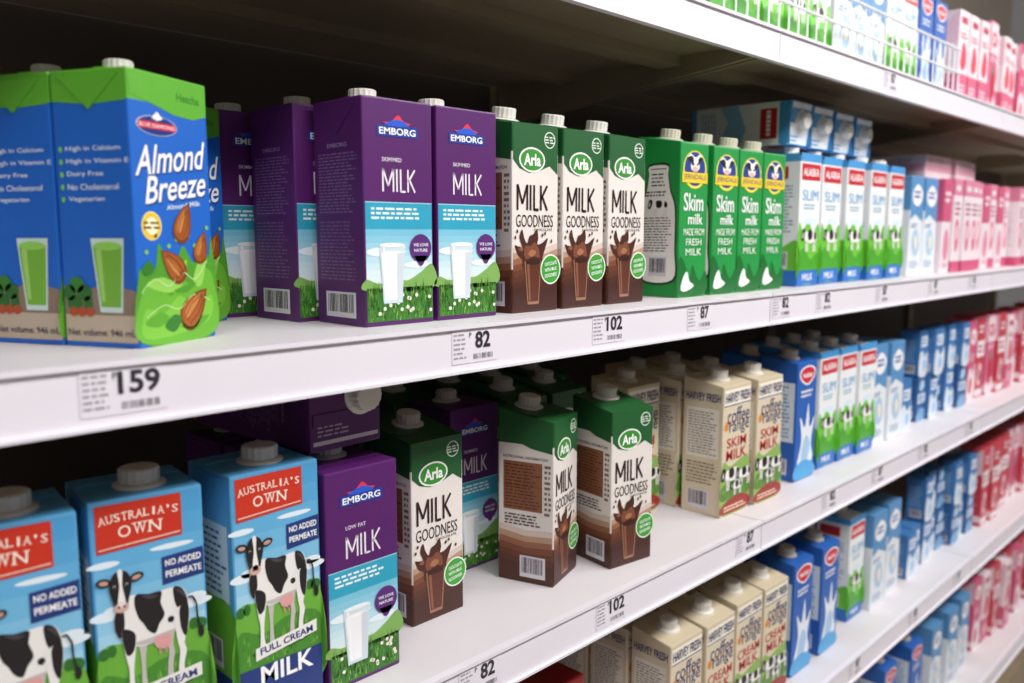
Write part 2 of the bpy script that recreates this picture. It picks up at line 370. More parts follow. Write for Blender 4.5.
def fd_side(a):
    out = [(.10, .10), (.90, .10), (.93, .30), (.92, .55), (.80, .66), (.74, .76), (.72, .82), (.28, .82), (.26, .76), (.20, .66), (.08, .55), (.07, .30)]
    a.pg(out, '#1d2a1d', 2); a.pg([(.5 + (x - .5) * .93, .45 + (y - .45) * .965) for x, y in out], '#f4f2ea', 3)
    a.ln(.2, .62, .78, .66, 2, '#4a4a48', 4, .5); a.st([(.32, .79), (.68, .79)], .001, '#2a2a2a', 4); a.ln(.34, .68, .66, .77, 4, '#4a4a48', 4, .4)
    cow_small(a, .54, .56, .40, 4)
    a.ln(.16, .28, .84, .50, 13, '#4a4a48', 4, .4); a.bar(.3, .13, .72, .25, 4)
kind('FD', 'skim_milk_carton', .060, .062, .195, [(9, '#209443')], fd_front, fd_side, .010, (.006, CAPC), flaps=False)

# white, green and blue milk
def ak_front(a):
    a.r(.02, .925, .98, .985, '#4a9ad6', 2)
    a.r(.06, .79, .94, .91, '#c8202c', 3); a.t('ALASKA', .5, .85, .74, .058, '#ffffff', 4, .02)
    a.t('SLIM', .5, .68, .74, .08, '#5aa6d8', 4, .0); a.ln(.2, .57, .8, .62, 2, '#8ab4c8', 3)
    a.pg([(.02, .06), (.98, .06), (.98, .45), (.7, .41), (.45, .48), (.2, .42), (.02, .46)], '#6cc23a', 2)
    a.pg([(.02, .06), (.98, .06), (.98, .25), (.6, .2), (.3, .29), (.02, .22)], '#4aa22c', 3)
    a.e(.55, .49, .3, .025, '#d8ecf4', 3)
    cow_small(a, .57, .36, .62, 5)
    a.r(.02, .02, .98, .12, '#2b6fc0', 4); a.t('MILK', .5, .07, .5, .05, '#ffffff', 5, .01)
def ak_side(a):
    a.r(.02, .925, .98, .985, '#4a9ad6', 2); a.r(.1, .8, .7, .89, '#c8202c', 3)
    a.ln(.12, .4, .88, .76, 14, '#7aa0b8', 3, .4); a.pg([(.02, .06), (.98, .06), (.98, .34), (.5, .28), (.02, .32)], '#6cc23a', 2); a.r(.02, .02, .98, .12, '#2b6fc0', 3); a.bar(.3, .13, .75, .26, 4)
def ak_top(a): a.r(.04, .04, .96, .45, '#dfe8f0', 2)
AKB = [(.12, '#2b6fc0'), (.925, '#eceff0'), (9, '#4a9ad6')]
kind('AK', 'milk_carton', .066, .062, .195, AKB, ak_front, ak_side, .008, (.004, CAPM), flaps=False, top=ak_top)
def al_side(a):
    a.r(.02, .88, .98, .985, '#4a9ad6', 2); a.r(.15, .70, .85, .86, '#c8202c', 3); a.ln(.2, .74, .8, .82, 1, '#f2f2f2', 4)
    a.pg([(.02, .30), (.4, .38), (.98, .28), (.98, .5), (.6, .56), (.02, .48)], '#8fc3e4', 2, False); a.ln(.15, .1, .85, .26, 5, '#8aa8bc', 3, .4)
def al_top(a): a.r(.04, .03, .96, .50, '#eef2f5', 2); a.ln(.08, .06, .5, .24, 2, '#6aa0cc', 3); a.r(.04, .84, .96, .97, '#eef2f5', 2)
kind('AL', 'milk_carton', .066, .062, .165, [(.05, '#4a9ad6'), (.90, '#e8ecee'), (9, '#5aa4da')], al_side, al_side, .008, (.004, CAPM), flaps=False, top=al_top)

# beige milk
def hf_front(l1):
    def f(a):
        a.r(.03, .795, .97, .92, '#f8f0e0', 2); a.r(.03, .80, .97, .809, '#26356f', 3)
        a.t('HARVEY FRESH', .5, .862, .88, .072, '#14225a', 5, .02)
        a.t('coffee', .55, .728, .80, .115, '#22316c', 4, .0); a.t('range', .58, .625, .72, .088, '#22316c', 4, .0)
        a.e(.12, .655, .07, .03, '#e08a2a', 3); a.r(.1, .686, .9, .691, '#e08a2a', 3)
        a.t(l1, .5, .532, .70 if len(l1) < 5 else .84, .072, '#b81f2c', 4, .008); a.t('MILK', .5, .443, .72, .078, '#b81f2c', 4, .008)
        a.pg([(.02, .02), (.98, .02), (.98, .38), (.7, .395), (.3, .36), (.02, .385)], '#8fb45c', 2); a.pg([(.02, .12), (.98, .12), (.98, .24), (.5, .26), (.02, .22)], '#5f8c3a', 3)
        for i in range(80):
            x = random.uniform(.03, .96); y = random.uniform(.11, .2); a.pg([(x - .008, y), (x + .008, y), (x + random.uniform(-.02, .02), y + .035)], random.choice(('#4a7a2c', '#7aa648', '#9cbc62')), 4, False)
        a.pg([(.02, .02), (.98, .02), (.98, .10), (.5, .13), (.02, .08)], '#9c3028', 5)
        cow_small(a, .36, .285, .54, 6); cow_small(a, .82, .27, .46, 9); cow_small(a, .55, .20, .34, 12)
        a.ln(.1, .03, .9, .075, 2, '#f0dcc0', 6)
    return f
def hf_side(a):
    a.t('HARVEY FRESH', .5, .86, .86, .06, '#1f2f6c', 3, .02)
    a.r(.1, .42, .9, .78, '#efe9dc', 2); a.ln(.14, .44, .86, .76, 16, '#6a5c50', 3, .35); a.ln(.12, .22, .88, .39, 7, '#7a6a5a', 3, .4)
    a.bar(.16, .04, .7, .18)
HB = [(.86, '#ddcfb4'), (9, '#d2c4a8')]
kind('HF', 'milk_carton', .072, .062, .188, HB, hf_front('SKIM'), hf_side, .010, (0, CAPM), flaps=False)
kind('HC', 'milk_carton', .072, .062, .188, HB, hf_front('CREAM'), hf_side, .010, (0, CAPM), flaps=False)

# blue splash milk
def bl_front(a):
    a.pg([(.14, .83), (.5, .77), (.86, .83), (.86, .90), (.5, .93), (.14, .90)], '#f2f2f6', 3); a.pg([(.19, .835), (.5, .785), (.81, .835), (.81, .893), (.5, .918), (.19, .893)], '#cf2436', 4)
    a.t('Anchor', .5, .855, .5, .045, '#ffffff', 5, .02)
    a.pg([(.1, .1), (.5, .05), (.9, .15), (.8, .3), (.95, .5), (.7, .42), (.6, .62), (.45, .43), (.2, .52), (.3, .32)], '#e6eef6', 3)
    a.pg([(.3, .15), (.6, .14), (.75, .28), (.55, .36), (.4, .3)], '#a8cae8', 4); a.pg([(.02, .02), (.98, .02), (.98, .1), (.5, .16), (.02, .12)], '#4aa4dc', 5)
    a.ln(.2, .67, .8, .74, 2, '#ffffff', 4)
def bl_side(a):
    a.r(.06, .32, .94, .80, '#dbe7f2', 2); a.ln(.14, .35, .86, .78, 14, '#4a74a8', 3, .4); a.bar(.25, .05, .8, .18)
kind('BL', 'milk_carton', .066, .062, .192, [(9, '#2660b4')], bl_front, bl_side, .008, (0, CAPC), flaps=False)
def bw_front(a):
    a.r(.02, .66, .98, .985, '#5a92c4', 2); a.pg([(.14, .84), (.5, .92), (.88, .84), (.8, .74), (.5, .70), (.2, .74)], '#f0f1f4', 3); a.ln(.26, .77, .76, .86, 2, '#24509c', 4, .6)
    a.pg([(.02, .56), (.4, .62), (.98, .54), (.98, .67), (.02, .67)], '#5a92c4', 3, False)
    a.pg([(.30, .44), (.62, .46), (.80, .32), (.70, .22), (.45, .20), (.25, .30)], '#a9cbe4', 3); a.pg([(.42, .38), (.60, .40), (.66, .30), (.50, .26)], '#f2e2c8', 4); a.ln(.14, .07, .86, .15, 3, '#7a9cc0', 3); a.ln(.1, .48, .6, .53, 2, '#3a68a8', 3)
def bw_side(a): a.r(.02, .66, .98, .985, '#5a92c4', 2); a.ln(.14, .2, .86, .6, 10, '#8aa8c4', 3, .4)
kind('BW', 'milk_carton', .066, .060, .182, [(.66, '#e4e9ee'), (9, '#5a92c4')], bw_front, bw_side, 0, None)
def sb_front(a):
    a.r(.02, .4, .98, .62, '#c9d8e8', 2); a.ln(.15, .44, .85, .58, 2, '#2a5ca8', 3)
    a.pg([(.2, .72), (.5, .68), (.82, .76), (.72, .90), (.36, .90)], '#b4d0e8', 2); a.pg([(.02, .02), (.98, .02), (.98, .2), (.5, .3), (.02, .16)], '#7aaad2', 2)
def sb_side(a): a.ln(.14, .3, .86, .8, 8, '#90b4d4', 3, .4); a.bar(.2, .06, .8, .24)
def sb2_front(a):
    a.pg([(.02, .02), (.98, .02), (.98, .5), (.6, .42), (.3, .56), (.02, .46)], '#d9e4ee', 2); a.r(.14, .64, .86, .88, '#dfe8f2', 2); a.ln(.2, .68, .8, .84, 2, '#1f4f98', 3); a.pg([(.5, .12), (.8, .2), (.7, .36), (.48, .3)], '#8fc0ea', 3)
kind('SB', 'small_milk_pack', .046, .040, .092, [(9, '#2f5f98')], sb_front, sb_side, 0, None)
kind('SB2', 'small_milk_pack', .046, .040, .092, [(9, '#3f78b4')], sb2_front, sb_side, 0, None)
PKW = .054
def pk_front(a):
    a.r(.02, .66, .98, .985, '#f0d4dc', 2); a.e(.5, .81, .36, .08, '#c8445e', 3); a.ln(.22, .77, .78, .85, 2, '#fbeef2', 4, .6)
    a.pg([(.3, .2), (.55, .12), (.75, .24), (.72, .42), (.5, .5), (.3, .4)], '#b8303e', 3); a.pg([(.36, .42), (.5, .56), (.66, .44), (.5, .46)], '#6a8a4c', 4); a.ln(.1, .57, .9, .63, 2, '#f6e2e8', 4)
    a.pg([(.02, .02), (.98, .02), (.98, .14), (.6, .24), (.3, .12), (.02, .18)], '#f3dde3', 2)
def pk_side(a): a.r(.02, .66, .98, .985, '#e8c4cf', 2); a.ln(.14, .25, .86, .6, 9, '#eeb8c8', 3, .4); a.r(.02, .05, .98, .13, '#f0d8df', 2)
def pk2_front(a):
    a.pg([(.1, .76), (.5, .70), (.9, .76), (.84, .86), (.5, .90), (.16, .86)], '#f4e4e9', 3); a.ln(.24, .75, .80, .84, 2, '#b0284e', 4, .6)
    a.pg([(.02, .3), (.4, .42), (.7, .34), (.98, .46), (.98, .02), (.02, .02)], '#f0dfe4', 2); a.pg([(.24, .12), (.5, .10), (.64, .22), (.46, .3), (.26, .24)], '#cf4a60', 3); a.ln(.2, .5, .8, .6, 3, '#f6d4de', 3)
def pk3_front(a):
    a.r(.02, .5, .98, .7, '#efe0e4', 2); a.ln(.15, .54, .85, .66, 2, '#a8263a', 3); a.ln(.2, .78, .8, .90, 2, '#f2dfe5', 3, .6); a.pg([(.2, .22), (.45, .14), (.74, .22), (.70, .38), (.4, .42)], '#f0c8d0', 3); a.pg([(.45, .2), (.68, .22), (.62, .34), (.44, .32)], '#9c2a38', 4); a.r(.02, .02, .98, .1, '#f0dfe4', 2)
def pk4_front(a):
    a.r(.02, .02, .98, .34, '#d86a88', 2); a.ln(.16, .84, .84, .93, 1, '#c02a52', 3, .8); a.pg([(.2, .44), (.5, .38), (.8, .46), (.72, .62), (.4, .66)], '#d84a62', 3); a.ln(.14, .70, .86, .78, 2, '#b85a70', 3); a.ln(.14, .1, .86, .24, 3, '#f4dce4', 3)
kind('PK', 'pink_drink_carton', PKW, .062, .190, [(9, '#d66a8e')], pk_front, pk_side, 0, None)
kind('PK2', 'pink_drink_carton', PKW, .062, .184, [(9, '#d05a80')], pk2_front, pk_side, 0, None)
kind('PK3', 'pink_drink_carton', PKW, .062, .190, [(9, '#c43e4e')], pk3_front, pk_side, 0, None)
kind('PK4', 'pink_drink_carton', PKW, .062, .180, [(.34, '#d86a88'), (9, '#eedde2')], pk4_front, pk_side, 0, None)
def pw_front(a):
    a.ln(.18, .85, .82, .93, 1, '#fdf4f6', 3, .7); a.pg([(.25, .52), (.6, .56), (.78, .42), (.65, .26), (.35, .24)], '#d9708c', 3); a.pg([(.36, .48), (.55, .50), (.62, .4), (.42, .34)], '#f6dce4', 4); a.r(.02, .02, .98, .12, '#c9527a', 2); a.ln(.14, .60, .86, .76, 3, '#b85a7a', 3)
def pw2_front(a):
    a.r(.02, .55, .98, .985, '#cf5a80', 2); a.ln(.16, .74, .84, .88, 2, '#f8e6ec', 3, .6); a.pg([(.2, .2), (.6, .14), (.82, .3), (.6, .46), (.3, .42)], '#e08aa4', 3); a.ln(.2, .05, .8, .11, 2, '#b85a7a', 3)
def pw_side(a): a.ln(.14, .25, .86, .7, 10, '#dcb4c2', 3, .4)
kind('PW', 'pink_and_white_drink_carton', .050, .060, .186, [(.12, '#c9527a'), (.82, '#eadde2'), (9, '#d983a0')], pw_front, pw_side, 0, None)
kind('PW2', 'pink_and_white_drink_carton', .050, .060, .182, [(.55, '#eadde2'), (9, '#cf5a80')], pw2_front, pw_side, 0, None)
def rd_front(a): a.e(.5, .8, .36, .08, '#e4d0ca', 3); a.ln(.15, .4, .85, .6, 3, '#d0a8a0', 3); a.r(.02, .02, .98, .2, '#6a1018', 2)
kind('RD', 'red_drink_carton', .070, .066, .190, [(9, '#96191f')], rd_front, rd_front, 0, None)
def wp_front(a): a.r(.02, .3, .98, .6, '#dca4b6', 2); a.ln(.1, .65, .9, .9, 2, '#b8a0a8', 3)
kind('WP', 'white_drink_pack', .150, .12, .045, [(9, '#ddd2d6')], wp_front, wp_front, 0, None, flaps=False)

# blue milk with cow
def au_front(a):
    for i in range(7):
        y = .985 - i * .075; a.r(.02, y - .075, .98, y, ('#4f9fd2', '#58a6d6', '#63aeda', '#70b7de', '#80c0e2', '#92cae6', '#a4d4ea')[i], 1)
    for x, y, rx, ry in ((.1, .60, .14, .018), (.16, .615, .08, .016), (.85, .575, .2, .018), (.9, .595, .1, .016), (.7, .80, .2, .010), (.1, .78, .14, .012)): a.e(x, y, rx, ry, '#e4f0f7', 2)
    a.pg([(.02, .10), (.98, .10), (.98, .48), (.75, .50), (.5, .46), (.25, .49), (.02, .46)], '#6cae3c', 3)
    a.pg([(.02, .10), (.98, .10), (.98, .36), (.6, .40), (.3, .36), (.02, .38)], '#4a8c2f', 4)
    for x, y, q in ((.06, .47, .05), (.13, .475, .04), (.93, .49, .06), (.86, .495, .04)): a.e(x, y, q, .022, '#356f2a', 4)
    for i in range(90):
        x = random.uniform(.04, .95); y = random.uniform(.24, .36); a.pg([(x - .007, y), (x + .007, y), (x + random.uniform(-.02, .02), y + .028)], random.choice(('#5a9a34', '#38721f', '#78b048', '#8cc25a')), 5, False)
    a.pg([(.05, .82), (.80, .835), (.80, .985), (.05, .985)], '#cb3420', 5, False); a.pg([(.07, .832), (.78, .845), (.78, .849), (.07, .836)], '#e9d9c8', 6, False)
    a.arc("AUSTRALIA'S", .425, .932, .70, .028, .008, '#fff0e0', 7, .0, True); a.arc('OWN', .425, .884, .40, .040, .004, '#fff0e0', 7, .0, True)
    a.pg([(.60, .665), (.985, .675), (.985, .775), (.60, .765)], '#22397a', 5, False); a.t('NO ADDED', .795, .743, .33, .024, '#ffffff', 7, .02, .02); a.t('PERMEATE', .795, .702, .33, .024, '#ffffff', 7, .02, .02)
    K, Wh, Sh = '#241f20', '#efece8', '#c6c0ba'
    a.e(.5, .29, .34, .018, '#2f641f', 6)
    # far legs
    a.pg([(.36, .50), (.43, .49), (.415, .42), (.41, .37), (.42, .305), (.37, .305), (.375, .38), (.37, .43)], Sh, 7); a.pg([(.60, .52), (.69, .52), (.665, .45), (.675, .41), (.655, .36), (.66, .31), (.605, .31), (.61, .37), (.625, .42), (.61, .46)], Sh, 7)
    # trunk
    a.pg([(.17, .60), (.205, .652), (.34, .656), (.5, .645), (.66, .650), (.77, .640), (.825, .590), (.82, .535), (.77, .500), (.66, .488), (.5, .468), (.36, .468), (.24, .500), (.165, .55)], Wh, 8)
    a.pg([(.30, .485), (.42, .468), (.6, .478), (.74, .497), (.6, .495), (.44, .487)], Sh, 9)
    a.pg([(.36, .655), (.47, .647), (.58, .645), (.57, .605), (.60, .56), (.55, .53), (.51, .50), (.45, .515), (.41, .545), (.37, .57), (.34, .62)], K, 9); a.pg([(.69, .648), (.77, .638), (.815, .59), (.81, .545), (.76, .525), (.74, .555), (.70, .59)], K, 9)
    a.pg([(.40, .648), (.50, .640), (.55, .635), (.48, .628)], '#4a4344', 10); a.pg([(.71, .64), (.77, .63), (.80, .60), (.75, .622)], '#4a4344', 10)
    a.pg([(.17, .60), (.23, .625), (.25, .57), (.23, .53), (.20, .515), (.165, .55)], K, 9); a.e(.655, .535, .03, .012, K, 9); a.e(.31, .51, .03, .010, K, 9)
    # near legs
    a.pg([(.22, .54), (.34, .52), (.322, .44), (.308, .40), (.305, .35), (.32, .288), (.255, .288), (.262, .35), (.264, .40), (.240, .45)], Wh, 10); a.pg([(.69, .56), (.82, .57), (.815, .50), (.77, .44), (.785, .405), (.757, .355), (.77, .292), (.705, .292), (.707, .355), (.722, .41), (.702, .46)], Wh, 10)
    a.pg([(.22, .54), (.33, .52), (.315, .46), (.25, .45)], K, 11); a.pg([(.74, .57), (.82, .57), (.81, .50), (.78, .46), (.74, .50)], K, 11)
    for x0, x1, y in ((.255, .32, .286), (.705, .77, .290), (.37, .42, .303), (.605, .66, .308)): a.r(x0, y, x1, y + .014, '#3a302c', 11)
    a.pg([(.50, .48), (.63, .487), (.65, .455), (.61, .435), (.56, .438), (.51, .45)], '#e0a4a2', 10)
    for x in (.535, .59): a.r(x, .418, x + .018, .442, '#cf8e8e', 10)
    a.st([(.82, .60), (.86, .60), (.895, .57), (.90, .52), (.92, .48)], .0013, K, 11); a.e(.93, .462, .028, .022, K, 11)
    # head
    a.pg([(.135, .70), (.17, .742), (.23, .752), (.295, .742), (.325, .70), (.30, .655), (.275, .618), (.23, .605), (.185, .618), (.155, .655)], K, 12)
    a.pg([(.21, .752), (.25, .752), (.245, .70), (.265, .64), (.232, .622), (.20, .64), (.22, .70)], Wh, 13)
    a.e(.23, .624, .062, .019, '#d4aca0', 13); a.e(.207, .626, .011, .005, '#4a302c', 14); a.e(.253, .626, .011, .005, '#4a302c', 14)
    a.e(.09, .722, .065, .015, K, 12, -.2); a.e(.37, .72, .065, .015, K, 12, .2); a.e(.09, .721, .04, .008, '#c99a8c', 13, -.2); a.e(.37, .719, .04, .008, '#c99a8c', 13, .2)
    a.e(.178, .70, .013, .006, '#d8d4cc', 13); a.e(.283, .70, .013, .006, '#d8d4cc', 13); a.e(.178, .699, .010, .005, '#0c0a0a', 14); a.e(.283, .699, .010, .005, '#0c0a0a', 14)
    a.r(.02, .02, .98, .235, '#22397a', 8)
    a.pg([(.2, .262), (.92, .297), (.92, .347), (.2, .312)], '#efece5', 12, False); a.t('FULL CREAM', .56, .305, .62, .028, '#22397a', 14, .02, .09)
    a.t('MILK', .56, .195, .62, .075, '#ffffff', 10, .02)
def au_side(a):
    a.r(.02, .5, .98, .985, '#5aa6d6', 1); a.pg([(.02, .1), (.98, .1), (.98, .46), (.5, .5), (.02, .46)], '#6cae3c', 2)
    a.r(.1, .5, .9, .8, '#c9dce8', 2); a.ln(.14, .52, .86, .78, 10, '#3c5a8c', 3, .4); a.r(.02, .02, .98, .2, '#22397a', 3); a.bar(.2, .22, .7, .34, 4)
kind('AU', 'milk_carton', .075, .068, .201, [(.2, '#22397a'), (.46, '#5a9e3c'), (9, '#5aa6d6')], au_front, au_side, 0, (-.006, CAPM), capr=.0140, capx=.003)

def em_low(a): em_front(a, True)
kind('EL', 'milk_carton', .073, .070, .187, EMB, em_low, em_side, 0, (.014, CAPM))
def en_top(a):
    a.r(.04, .08, .96, .13, '#ddd2e2', 2); a.ln(.1, .17, .6, .32, 3, '#b8a2c2', 2, .4); a.r(.04, .80, .96, .83, '#a892b4', 2)
kind('EN', 'milk_carton', .073, .070, .187, [(9, '#5a2069')], em_low, em_side, 0, (.008, CAPM), top=en_top, capx=.016, capr=.0135)

# ---------------------------------------------------------------- shelves
LZ = [CZ + .25, CZ - .0765, CZ - .378, CZ - .695, CZ - 1.04]
LN = ['top shelf', 'second shelf', 'third shelf', 'fourth shelf', 'bottom shelf']
BAYS = [-.25, 1.01, 1.96, 2.91, 3.86]
BN = ['nearest bay', 'second bay', 'third bay', 'farthest bay']
for li, z in enumerate(LZ):
    for bi in range(4):
        x0, x1 = BAYS[bi] + .001, BAYS[bi+1] - .001
        r = new('shelf', None, None, (x0, 0, z))
        tag(r, 'white metal %s with price rail in the %s' % (LN[li], BN[bi]), 'shelf', 'supermarket shelves')
        L = x1 - x0
        a = Art(); box(a, 0, L, 0, .48, -.006, 0, WHITE_METAL); new('deck', a.mesh('deck'), r)
        a = Art(); box(a, .002, L - .002, .002, .478, -.014, -.0061, UNDER_SHADE); new('underside_shade', a.mesh('underside'), r)  # added sheet giving the white deck's underside its shade tone
        a = Art(); box(a, 0, L, -.005, 0, -.040, 0.001, RAILM); box(a, 0, L, -.008, -.005, -.040, -.0375, RAILM); box(a, 0, L, -.008, -.005, -.0025, .001, RAILM)
        new('price_rail', a.mesh('price_rail'), r)
        for y in (.13, .31):
            a = Art(); box(a, .012, L - .012, y, y + .035, -.027, -.0141, UNDER_SHADE); new('stiffening_rib', a.mesh('rib'), r)
        for xb in (.004, L - .010):
            a = Art(); k = a.mi(UNDER_SHADE)
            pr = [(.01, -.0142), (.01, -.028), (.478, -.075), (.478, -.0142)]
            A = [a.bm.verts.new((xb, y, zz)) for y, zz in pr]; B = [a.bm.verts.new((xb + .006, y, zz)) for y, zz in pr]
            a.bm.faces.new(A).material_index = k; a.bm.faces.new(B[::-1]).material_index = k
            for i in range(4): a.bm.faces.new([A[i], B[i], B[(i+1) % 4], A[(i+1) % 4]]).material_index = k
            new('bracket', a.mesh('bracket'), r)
g = new('shelf_back_frame', None, None, (0, .49, 0)); tag(g, 'grey back panel and slotted uprights carrying the shelves', 'shelving')
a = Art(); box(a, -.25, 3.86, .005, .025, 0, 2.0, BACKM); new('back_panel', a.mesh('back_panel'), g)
for x in BAYS:
    a = Art(); box(a, x - .015, x + .015, -.009, .0049, 0, 2.0, UNDER_SHADE)
    for i in range(37): box(a, x - .003, x + .003, -.0094, -.009, .1 + i * .05, .125 + i * .05, '#161412')
    new('upright', a.mesh('upright'), g)
a = Art(); box(a, -.25, 3.86, -.45, -.02, 0, .12, UNDER_SHADE); new('base_plinth', a.mesh('base_plinth'), g)

a = Art(); box(a, -4, 8, -4, 4, -.05, 0, M('#b9b2a8', .3, .08, 3, 0, 'floor_tile')); o = new('floor', a.mesh('floor')); o['kind'] = 'structure'
a = Art(); box(a, -4, 8, 1.6, 1.7, 0, 3.4, M('#cfc3b5', .7, .05, 2, 0, 'beige_wall')); o = new('wall_back', a.mesh('wall_back')); o['kind'] = 'structure'

# ---------------------------------------------------------------- placing cartons
ORD = ['first', 'second', 'third', 'fourth', 'fifth', 'sixth', 'seventh', 'eighth', 'ninth', 'tenth', 'eleventh', 'twelfth', 'thirteenth', 'fourteenth', 'fifteenth', 'sixteenth', 'seventeenth', 'eighteenth']
EDGE = [-9] * 5
def near(key, x, y, rot):
    K = KINDS[key]; c, s = math.cos(R(rot)), math.sin(R(rot)); hx, hy = K['w']/2, K['d']/2
    return x + c * hx - s * hy, y + s * hx + c * hy
def at(key, px, y, li, rot, label, group=None):
    return atx(key, colx(px, y, LZ[li]), y, li, rot, label, group)
def atx(key, x, y, li, rot, label, group=None):
    X, Y = near(key, x, y, rot); return put(key, (X, Y, LZ[li]), rot, label, group)
def row(keys, pxs, y, li, desc, group, behind=0, xs=None, jit=.8, yj=.005, gapj=0, short=None):
    if isinstance(keys, str): keys = [keys]
    K = KINDS[keys[0]]; prev = EDGE[li]; out = []
    xs = xs or [colx(p, y, LZ[li]) for p in pxs]
    for i, x in enumerate(xs):
        x = max(x, prev + .004 + random.random() * gapj); prev = x + K['w']; out.append(x)
        yy = y + random.uniform(-yj, yj)
        one = '%s %s from the left, front row, %s' % (ORD[i], desc, LN[li]) if len(xs) > 1 else '%s, front row, %s' % (desc, LN[li])
        atx(random.choice(keys), x, yy, li, random.uniform(-jit, jit), one, group)
        for b in range(behind):
            yy += K['d'] + .006
            atx(random.choice(keys), x, yy, li, random.uniform(-jit, jit), '%s, %s behind the %s of its front row, %s' % (short or desc, ORD[b], ORD[i], LN[li]), group)
    EDGE[li] = prev
    return out

# second shelf, left to right
GA = 'blue almond drink cartons'
ab = at('AB', 141, .042, 1, 27, 'blue almond drink carton in front at far left, showing its lettered front', GA)
q = Matrix.Rotation(R(27), 3, 'Z') @ Vector((0, .0635, 0))
put('AB', ab.location + q, 27, 'blue almond drink carton cut by the left picture edge, only its side seen', GA)
atx('AB', .290, .149, 1, 24, 'blue almond drink carton tucked between the front one and the purple cartons', GA)
GE = 'purple milk cartons on the second shelf'
atx('EM', .370, .20, 1, 0, 'purple milk carton deep behind the blue almond drink cartons', GE)
xe = colx(366, .042, LZ[1])
atx('EM', xe, .042, 1, 0, 'purple milk carton with teal band, left of the two lettered fronts', GE)
atx('EM', xe - .016, .118, 1, 1, 'purple milk carton turned side-on with barcode, behind the front purple one', GE)
at('EM', 438, .042, 1, 0, 'purple milk carton right beside the chocolate milk cartons on the second shelf', GE)
GR_ = 'chocolate milk cartons on the second shelf'
for px, lb in ((512, 'leftmost'), (562, 'middle'), (607, 'rightmost')):
    at('AR', px, .042, 1, 0, lb + ' of three brown and green chocolate milk cartons on the second shelf', GR_)
row('FD', [677, 709, 733, 756], .042, 1, 'green skim milk carton', 'green skim milk cartons')
ax = row('AK', [795, 820, 843, 864, 884], .042, 1, 'red-badged white milk carton', 'white and green milk cartons on the second shelf')
for i in range(4):
    K = KINDS['AL']
    put('AL', (ax[i] + .030 + .002 * i, .222 + .004 * i, LZ[1] + KINDS['AK']['h'] + K['d'] / 2 + .0105), (R(90), 0, R(random.uniform(-1, 1))),
        '%s from the left of the white cartons lying flat on the red-badged row' % ORD[i], 'cartons lying on the white row')
row('BW', [905, 917], .05, 1, 'blue and white milk carton', 'blue and white cartons on the second shelf')
x = EDGE[1]
row(['PW', 'PW2', 'PW'], None, .045, 1, 'pink and white drink carton', 'pink and white drink cartons', xs=[x + i * .054 for i in range(14)], jit=1.5, yj=.012, gapj=.009)
for i in range(2):
    put('WP', (x + .10 + i * .17, .14, LZ[1] + .1875), 3 * i, ('nearer' if i == 0 else 'farther') + ' flat white multipack lying on the pink and white cartons', 'flat multipacks')

# third shelf
GU = 'sky-blue milk cartons with a cow'
at('AU', -36, .05, 2, -7, 'sky-blue cow milk carton cut off by the left picture edge', GU)
at('AU', 105, .05, 2, -7, 'sky-blue cow milk carton in the middle of the three at lower left', GU)
at('AU', 240, .042, 2, 0, 'sky-blue cow milk carton beside the purple carton at lower left', GU)
GE3 = 'purple milk cartons on the third shelf'
xe4 = colx(330, .040, LZ[2])
atx('EL', xe4, .040, 2, 0, 'purple low fat milk carton next to the sky-blue cow cartons', GE3)
atx('EL', xe4 - .010, .118, 2, 0, 'purple milk carton standing behind the low fat one, under a lying carton', GE3)
atx('EL', xe4 - .010, .196, 2, 0, 'purple milk carton last in line behind the low fat one, deep in shadow', GE3)
put('EN', (xe4 + .026, .246, LZ[2] + .187 + .0357 + .0125), (R(90), 0, R(3)), 'purple milk carton lying flat on the standing purple ones, cap end forward', GE3)
at('EM', 452, .152, 2, 0, 'purple milk carton set back between two chocolate milk cartons', GE3)
GC = 'chocolate milk cartons on the third shelf'
at('AR', 413, .085, 2, 0, 'chocolate milk carton beside the purple low fat one on the third shelf', GC)
at('AR', 553, .05, 2, 18, 'chocolate milk carton turned to show its brown nutrition table', GC)
at('AR', 610, .037, 2, -8, 'chocolate milk carton rightmost on the third shelf, at the shelf edge', GC)
for j, (x, y) in enumerate(((.490, .165), (.70, .16), (.776, .16))):
    atx('AR', x, y, 2, 0, 'shadowed chocolate milk carton, %s from left in the second rank, third shelf' % ORD[j], 'chocolate milk cartons in the shadow')
for j, x in enumerate((.60, .69, .765, .845)):
    atx('AR', x, .25, 2, 0, 'shadowed chocolate milk carton, %s from left in the rearmost rank, third shelf' % ORD[j], 'chocolate milk cartons in the shadow')
atx('HF', .885, .125, 2, 0, 'beige milk carton in shadow left of the front beige pair', 'beige milk cartons on the third shelf')
row('HF', [722, 753], .037, 2, 'beige skim milk carton with grazing cows', 'beige milk cartons on the third shelf', 2, short='beige skim milk carton')
row('BL', [794], .045, 2, 'deep blue milk carton with white splash', 'deep blue cartons on the third shelf', 1, short='deep blue milk carton')
row('AK', [818, 837, 853], .05, 2, 'white milk carton with green meadow', 'white and green milk cartons on the third shelf', 1, short='white and green milk carton')
row('BW', [869, 885], .05, 2, 'blue and white milk carton', 'blue and white cartons on the third shelf', 1)
def packs(li, px0, ncol, hts, y=.05):
    x = max(colx(px0, y, LZ[li]), EDGE[li] + .006)
    for i in range(ncol):
        dy = random.uniform(0, .02)
        for k in range(hts[i]):
            X, Y = near('SB', x, y + dy, 0)
            put(random.choice(('SB', 'SB2')), (X + random.uniform(-.001, .001), Y + random.uniform(-.004, .004), LZ[li] + k * .0935), random.uniform(-2, 2), 'small blue pack, %s up in the %s stack from the left on the %s' % (ORD[k], ORD[i], LN[li]), 'small blue milk packs')
        x += .050 + random.uniform(0, .010)
    EDGE[li] = x
    return x
